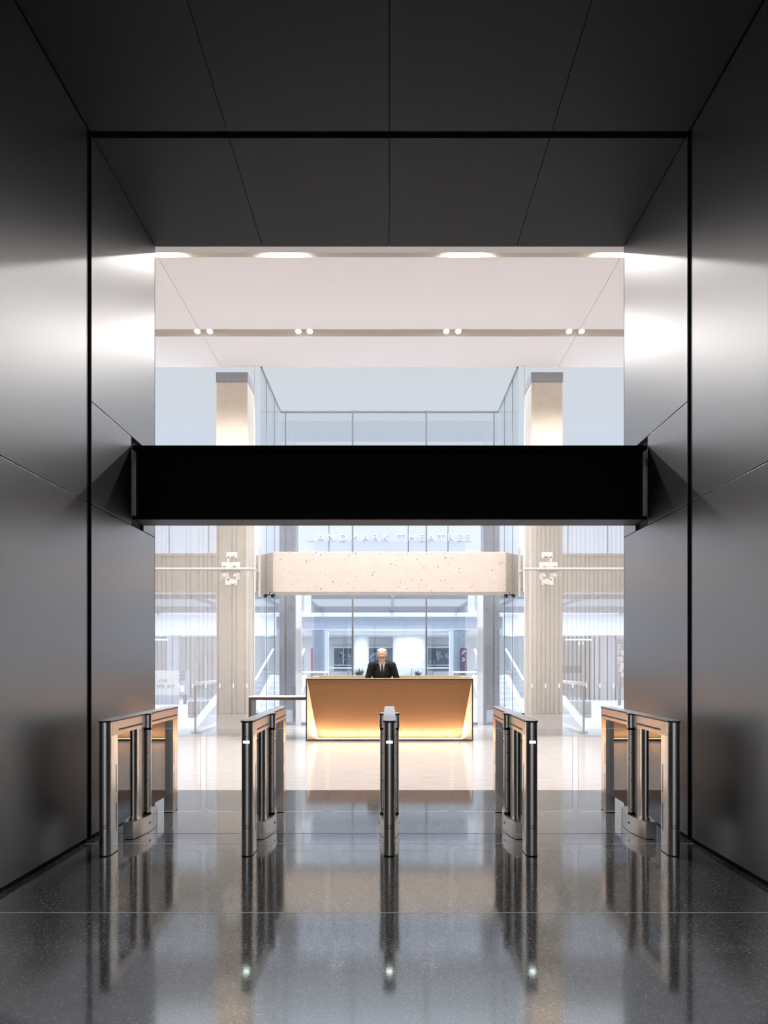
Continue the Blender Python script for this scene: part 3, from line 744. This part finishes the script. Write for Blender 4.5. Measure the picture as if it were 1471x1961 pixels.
# shop windows in the back wall
for k, (u0, u1, v0, v1, lab) in enumerate(((640, 676, 1241, 1284, 'left'), (705, 752, 1241, 1284, 'middle'), (819, 863, 1241, 1284, 'right'))):
    YW = 35.9
    e = empty('shop_window', (X((u0+u1)/2, YW), YW, Z(v1, YW)), 'dark shop window, %s one of three far behind the desk' % lab, 'window', 'shop windows at the back of the mall')
    hw = (u1-u0)/2/F*YW; hh = (v1-v0)/F*YW
    MB().box(-hw, hw, -0.02, 0.05, 0, hh).build('pane', M['darkglass'], e)
    fr = MB()
    for (a_, b_, c_, d_) in ((-hw-0.04, hw+0.04, hh, hh+0.10), (-hw-0.04, -hw, 0, hh), (hw, hw+0.04, 0, hh), (-hw, hw, 0.22*hh, 0.26*hh)): fr.box(a_, b_, -0.05, 0.05, c_, d_)
    if k == 0: fr.box(-0.02, 0.02, -0.05, 0.05, 0.26*hh, hh)
    fr.build('frame', M['rail'], e)
    pm = MB(); rnd = random.Random(k)
    for j in range(9):
        x = rnd.uniform(-hw*0.9, hw*0.8); z = rnd.uniform(0.3, 0.7)*hh
        pm.box(x, x+rnd.uniform(0.03, 0.14), -0.028, -0.022, z, z+rnd.uniform(0.1, 0.3)*hh)
    pm.build('display', M['coolconc'], e)
# round white pillars
for px, r_, lab in ((784, 0.86, 'broad round white pillar behind and right of the person'), (692, 0.40, 'slimmer round white pillar behind and left of the person')):
    YP = 34.0
    tag(MB().tube((X(px, YP), YP, 0), (X(px, YP), YP, 2.758), r_, 48).build('round_pillar', M['bluewhite'], smooth=40), lab, 'pillar', 'round white pillars')
# dark square pillars
for (u0, u1, lab) in ((598, 628, 'dark grey square pillar at the left behind the desk'), (862, 893, 'dark grey square pillar at the right behind the desk with purple sign')):
    YP = 27.0
    e = empty('square_pillar', (X((u0+u1)/2, YP), YP+0.25, 0), lab, 'pillar', 'square pillars in the mall')
    hw = (u1-u0)/2/F*YP; s = 1 if u0 > VX else -1
    MB().box(min(-s*hw*0.55, s*hw), max(-s*hw*0.55, s*hw), -0.25, 0.25, 0, 2.755).build('shaft', M['coolconc'], e)
    MB().box(min(-s*hw, -s*hw*0.56), max(-s*hw, -s*hw*0.56), -0.26, 0.26, 0, 2.755).build('corner_trim', M['rail'], e)
# purple directory sign
YS = 26.6
e = empty('direction_sign', (X(887.5, YS), YS, 0.75), 'dark purple direction sign with white arrows right of the desk', 'sign')
hw = 6.6/F*YS
MB().box(-hw, hw, -0.03, 0.03, 0, Z(1241, YS)-0.75).build('panel', M['purple'], e)
MB().box(-hw*0.5, hw*0.5, -0.03, 0.03, -0.75, -0.001).build('stand', M['mullion'], e)
def sz(v): return Z(v, YS)-0.75
z1_, z2_ = sz(1250), sz(1263)
m = MB()
m.tube((-0.09, -0.034, z1_-0.06), (-0.03, -0.034, z1_-0.05), 0.012, 6); m.tube((-0.03, -0.034, z1_-0.05), (0.05, -0.034, z1_+0.06), 0.012, 6); m.tube((0.05, -0.034, z1_+0.06), (0.10, -0.034, z1_+0.07), 0.012, 6)
m.tube((-0.06, -0.034, z1_-0.01), (0.04, -0.034, z1_+0.11), 0.010, 6)
m.build('escalator_symbol', M['marker'], e)
m = MB(); m.tube((-0.05, -0.034, z2_+0.075), (0.05, -0.034, z2_), 0.016, 6); m.tube((0.05, -0.034, z2_), (-0.05, -0.034, z2_-0.075), 0.016, 6); m.build('arrow', M['marker'], e)
YS2 = 26.6
tag(MB().box(X(595.5, YS2), X(599.5, YS2), YS2-0.03, YS2+0.03, 0.0, Z(1241, YS2)).build('totem_sign', plain('dull_red_sign', (0.28, 0.10, 0.14), 0.6)), 'narrow dull red sign edge beside the left square pillar', 'sign')
# guard rails
def guard(name, x0, x1, Y, z, lab, n, white='rail'):
    e = empty(name, ((x0+x1)/2, Y, 0), lab, 'railing', 'guard rails in the mall')
    h_ = (x1-x0)/2
    MB().tube((-h_, 0, z), (h_, 0, z), 0.032, 12).build('handrail', M[white], e, smooth=40)
    for k in range(n):
        x = -h_+0.06+(2*h_-0.12)*k/max(1, n-1)
        MB().box(x-0.02, x+0.02, -0.02, 0.02, 0, z-0.03).build('post', M['mullion'], e)
    MB().box(-h_, h_, -0.006, 0.006, 0.08, z-0.06).build('glass', M['gateglass'], e)
    return e
guard('guard_rail', -3.3, -2.25, 24.0, 1.06, 'short white guard rail with glass left of the desk', 3)
guard('guard_rail', 2.35, 3.3, 24.0, 1.06, 'short white guard rail with glass right of the desk', 3)
guard('guard_rail', -3.2, 3.3, 33.0, 1.13, 'long white guard rail before the shop windows behind the person', 7)
# plants
def agave(px, Y, z0, n, ln, lab, spread):
    e = empty('potted_plant', (X(px, Y), Y, 0), lab, 'plant', 'plants in the mall')
    m = MB(); m.tube((0, 0, 0), (0, 0, z0), 0.20, 20, 0.28); m.build('pot', M['greyconc'], e, smooth=40)
    rnd = random.Random(int(px)); lf = MB()
    for k in range(n):
        a = 2*PI*k/n+rnd.uniform(-.2, .2); el = rnd.uniform(0.35, 1.3); L = ln*rnd.uniform(0.75, 1.1)
        d = V((math.cos(a)*math.cos(el)*spread, math.sin(a)*math.cos(el)*spread, math.sin(el))); sd = V((-math.sin(a), math.cos(a), 0))
        b0 = V((0, 0, z0-0.02)); mid = b0+d*L*0.5; tip = b0+d*L+V((0, 0, -0.06*L)); up = d.cross(sd)*0.012
        w_ = 0.045
        lf.poly([b0-sd*w_*0.6, b0+sd*w_*0.6, mid+sd*w_+up, tip, mid-sd*w_+up])
        lf.poly([b0-sd*w_*0.6-up, mid-sd*w_-up*0.5, tip+up*0.1, mid+sd*w_-up*0.5, b0+sd*w_*0.6-up])
    lf.build('leaves', M['leaf'], e)
agave(690, 30.0, 0.74, 26, 0.52, 'spiky dark agave in a pot left of the person', 1.0)
agave(800, 30.0, 0.74, 16, 0.45, 'thin-leaved plant in a pot right of the person', 0.8)
# escalators either side (tops of down escalators) with curved balustrades
for sgn, nm in ((-1, 'left'), (1, 'right')):
    for k, xo in enumerate((2.75, 3.75)):
        pass
    e = empty('escalator', (sgn*3.25, 16.4, 0), 'pale escalator with curved glass balustrades beyond the %s glass' % nm, 'escalator', 'escalators')
    for k in (-1, 1):
        pts = []
        for j in range(13):
            a = math.radians(90+180*j/12); pts.append(V((k*0.5, 0.42+0.40*math.cos(a), 0.52+0.42*math.sin(a))))
        rail = [V((k*0.5, 4.6, 0.94+0.9)), V((k*0.5, 1.9, 0.96))]+pts
        m = MB()
        for a_, b_ in zip(rail[:-1], rail[1:]): m.tube(a_, b_, 0.035, 10); m.sphere(b_, 0.035, seg=10)
        m.build('handrail', M['rail'], e, smooth=50)
        m = MB(); m.prism_axis([(p.y, p.z) for p in rail if p.z > 0.1]+[(0.42, 0.12), (1.9, 0.12), (4.6, 1.0)], k*0.5-0.005, k*0.5+0.005, 'x'); m.build('balustrade', M['sideglass'], e)
        m = MB(); m.prism_axis([(0.1, 0.001), (2.2, 0.001), (4.6, 0.82), (4.6, 1.02), (1.9, 0.13), (0.1, 0.11)], k*0.5-0.09, k*0.5+0.09, 'x'); m.build('skirt', M['rail'], e)
    m = MB()
    m.box(-0.40, 0.40, 0.0, 1.7, 0.001, 0.02)
    for j in range(7): m.box(-0.40, 0.40, 1.7+0.4*j, 2.1+0.4*j, 0.02+0.14*j, 0.16+0.14*j)
    m.build('steps', M['bluewhite'], e)
# balustrades at the edge of the opening outside each column
for sgn, nm in ((-1, 'left'), (1, 'right')):
    x = sgn*3.86
    e = empty('balustrade', (x, 12.95, 0), 'glass balustrade with white handrail and round end cap beside the %s column' % nm, 'balustrade', 'balustrades beside the columns')
    MB().box(-0.018, 0.018, -0.018, 0.018, 0, 0.99).build('post', M['mullion'], e)
    m = MB(); m.tube((0, -0.03, 1.0), (0, 0.03, 1.0), 0.048, 24); m.build('end_cap', M['marker'], e, smooth=40)
    m = MB(); m.tube((0, 0.0, 1.0), (-sgn*0.0, 2.0, 1.0), 0.036, 14); m.build('handrail', M['rail'], e, smooth=40)
    MB().box(-0.006, 0.006, 0.02, 2.0, 0.06, 0.95).build('glass', M['sideglass'], e)
    m = MB(); m.box(-0.09, 0.09, 0.02, 2.0, 0.0005, 0.055); m.build('curb', M['rail'], e)
    # sloping escalator flank behind it
    m = MB(); m.prism_axis([(14.0, 0.001), (18.5, 0.001), (18.5, 0.72), (16.2, 0.60), (14.6, 0.16)], *sorted((sgn*4.15, sgn*4.35)), 'x')
    tag(m.build('ramp_wall', M['rail']), 'low white sloping wall beyond the %s balustrade' % nm, 'low wall', 'sloping walls')
    m = MB(); bx0, bx1 = sorted((sgn*4.42, sgn*5.2)); m.box(bx0, bx1, 16.8, 17.3, 0.0, 0.42)
    for j in range(6): m.box(bx0+0.05+j*0.13, bx0+0.13+j*0.13, 16.77, 16.80, 0.03, 0.40)
    tag(m.build('slatted_bench', M['greyconc']), 'grey slatted bench block beyond the %s balustrade' % nm, 'bench', 'slatted benches')
# left wing: shop front and promotional board
YQ = 22.0
e = empty('shop_board', (X(318, YQ), YQ, 0), 'white hoarding board with grey lettering at the far left', 'board')
xb = X(342, YQ)-e.location.x
MB().box(-1.2, xb, 0, 0.06, Z(1331, YQ), Z(1284, YQ)).build('board', M['boardwhite'], e)
MB().box(-1.2, xb, 0.0, 0.06, 0.0, Z(1331, YQ)-0.002).build('plinth', M['coolconc'], e)
text('lettering', '...E IN', 0.16, M['greytext'], (X(319, YQ)-e.location.x, -0.005, Z(1304, YQ)), (PI/2, 0, 0), e, 0.004, 'RIGHT', 1.0, 0.2)
bpy.data.objects['lettering.001'].location.x = X(320, YQ)-e.location.x
text('lettering', 'TODAY!', 0.17, M['greytext'], (X(334.5, YQ)-e.location.x, -0.005, Z(1315, YQ)), (PI/2, 0, 0), e, 0.004, 'RIGHT', 1.0, 0.2)
e = empty('notice_panel', (X(351, YQ), YQ+0.1, 0), 'narrow grey-blue notice panel beside the white hoarding', 'panel')
MB().box(-0.16, 0.16, 0, 0.05, Z(1331, YQ), Z(1284, YQ)).build('panel', M['coolconc'], e)
m = MB()
for j in range(3): m.box(-0.13, 0.02, -0.006, -0.001, Z(1303-7*j, YQ), Z(1298-7*j, YQ))
m.build('photo_print', M['greyposter'], e)
MB().box(-0.13, 0.0, -0.006, -0.001, Z(1325, YQ), Z(1313, YQ)).build('white_label', M['marker'], e)
MB().box(-0.05, 0.05, 0.051, 0.10, 0.0, Z(1300, YQ)).build('stand', M['mullion'], e)
# shop fronts in the wings
for sgn, nm in ((-1, 'left'), (1, 'right')):
    x0, x1 = sorted((sgn*4.3, sgn*14))
    YW = 24.5
    e = empty('shopfront', ((x0+x1)/2, YW, 0), 'pale shopfront with lit interior beyond the %s glass' % nm, 'shopfront', 'shopfronts in the wings')
    hw = (x1-x0)/2
    MB().box(-hw, hw, 0.0, 0.3, Z(1217, YW), 3.2).build('header', M['bluewhite'], e)
    MB().box(-hw, hw, 2.6, 2.7, 0, Z(1217, YW)-0.002).build('interior_wall', M['boardwhite'], e)
    tb = MB(); cx0 = e.location.x; u0_, u1_ = ((1082, 1132) if sgn > 0 else (285, 321)); tb.box(X(u0_, YW)-cx0, X(u1_, YW)-cx0, -0.06, -0.01, Z(1226, YW), Z(1224, YW)); tb.build('light_tube', M['tube'], e)
    pn = MB()
    rnd = random.Random(3+sgn)
    if sgn > 0:
        xs0, xs1 = X(1133, YW), X(1180, YW)
        cxx = e.location.x
        MB().box(xs0-cxx, X(1215, YW)-cxx, 0.0, 0.06, 0.0, Z(1218, YW)).build('grey_screen', M['drape'], e)
        sl = MB()
        for px, wd in ((1138.5, 1.0), (1148.5, 1.2), (1163.5, 0.8), (1179, 1.0)): sl.box(X(px-wd, YW)-cxx, X(px+wd, YW)-cxx, -0.006, -0.001, 0.02, Z(1218, YW)-0.02)
        sl.build('screen_gap', M['slit'], e)
        for px in range(1082, 1133, 8): pn.box(X(px, YW)-cxx-0.017, X(px, YW)-cxx+0.017, 0.02, 0.06, 0.0, Z(1218, YW))
        pn.build('window_bar', M['slit'], e)
        MB().box(X(1108, YW)-cxx, X(1119, YW)-cxx, 0.07, 0.11, Z(1235, YW), Z(1229, YW)).build('hanging_sign', M['marker'], e)
        MB().box(X(1082, YW)-cxx, X(1132, YW)-cxx, 1.2, 1.25, Z(1290, YW), Z(1275, YW)).build('shelf_display', M['greyposter'], e)
    else:
        cxx = e.location.x
        MB().box(X(320, YW)-cxx, X(342, YW)-cxx, 0.0, 0.06, 0.0, Z(1217, YW)).build('grey_screen', M['coolconc'], e)
        for px in (330, 343, 360, 369, 395, 412): pn.box(X(px, YW)-cxx-0.018, X(px, YW)-cxx+0.018, -0.02, 0.02, 0.0, Z(1217, YW))
        pn.build('window_bar', M['greyconc'], e)
        tr_ = MB()
        for px, v in ((372, 1258), (377, 1268), (386, 1262), (394, 1256), (400, 1266), (405, 1268), (412, 1262)):
            x = X(px, YW)-cxx; z = Z(v, YW)
            tr_.tube((x, 0.5, 0.4), (x+0.02, 0.5, z*0.8), 0.05, 8, 0.04); tr_.tube((x+0.02, 0.5, z*0.8), (x-0.04, 0.5, z), 0.04, 8, 0.012)
        tr_.build('branch_display', M['greyconc'], e)
# poster with vertical lettering at the far right
YQ = 21.5
e = empty('poster', (X(1188, YQ), YQ, 0), 'tall grey poster with white lettering running downwards at the far right', 'poster')
MB().box(-0.17, 0.6, 0, 0.05, Z(1316, YQ), Z(1224, YQ)).build('board', M['greyposter'], e)
MB().box(-0.05, 0.05, 0.051, 0.1, 0, Z(1300, YQ)).build('stand', M['mullion'], e)
m = MB()
for (u, v, r_) in ((1190, 1262, 0.06), (1192, 1275, 0.08), (1189, 1282, 0.07), (1193, 1250, 0.07), (1192, 1292, 0.06)): m.sphere((X(u, YQ)-e.location.x, -0.002, Z(v, YQ)), r_, (1, 0.06, 1.3), seg=14)
m.build('flower_print', M['pink'], e)
text('lettering', 'YOU GO', 0.155, M['marker'], (X(1185.5, YQ)-e.location.x, -0.012, Z(1252, YQ)), (PI/2, PI/2, 0), e, 0.004, 'CENTER', 1.15)

# luminous panels added to brighten the mall, suggested by one lit soffit strip
for yy, nm in ((28.5, 'nearer'), (32.5, 'farther')):
    for x, sd in ((-9.0, 'left'), (0.0, 'centre'), (9.0, 'right')):
        e = empty('added_panel_light', (x, yy, 2.75), 'long luminous ceiling panel added to brighten the mall, %s row, %s of the mall' % (nm, sd), 'light', 'added mall ceiling lights')
        MB().box(-3.5, 3.5, -0.3, 0.3, -0.02, 0.008).build('housing', M['whitesteel'], e)
        area('panel_fill', (0, 0, -0.03), (0, 0, 0), 6.8, 0.5, 125, (0.93, 0.97, 1.0), e)
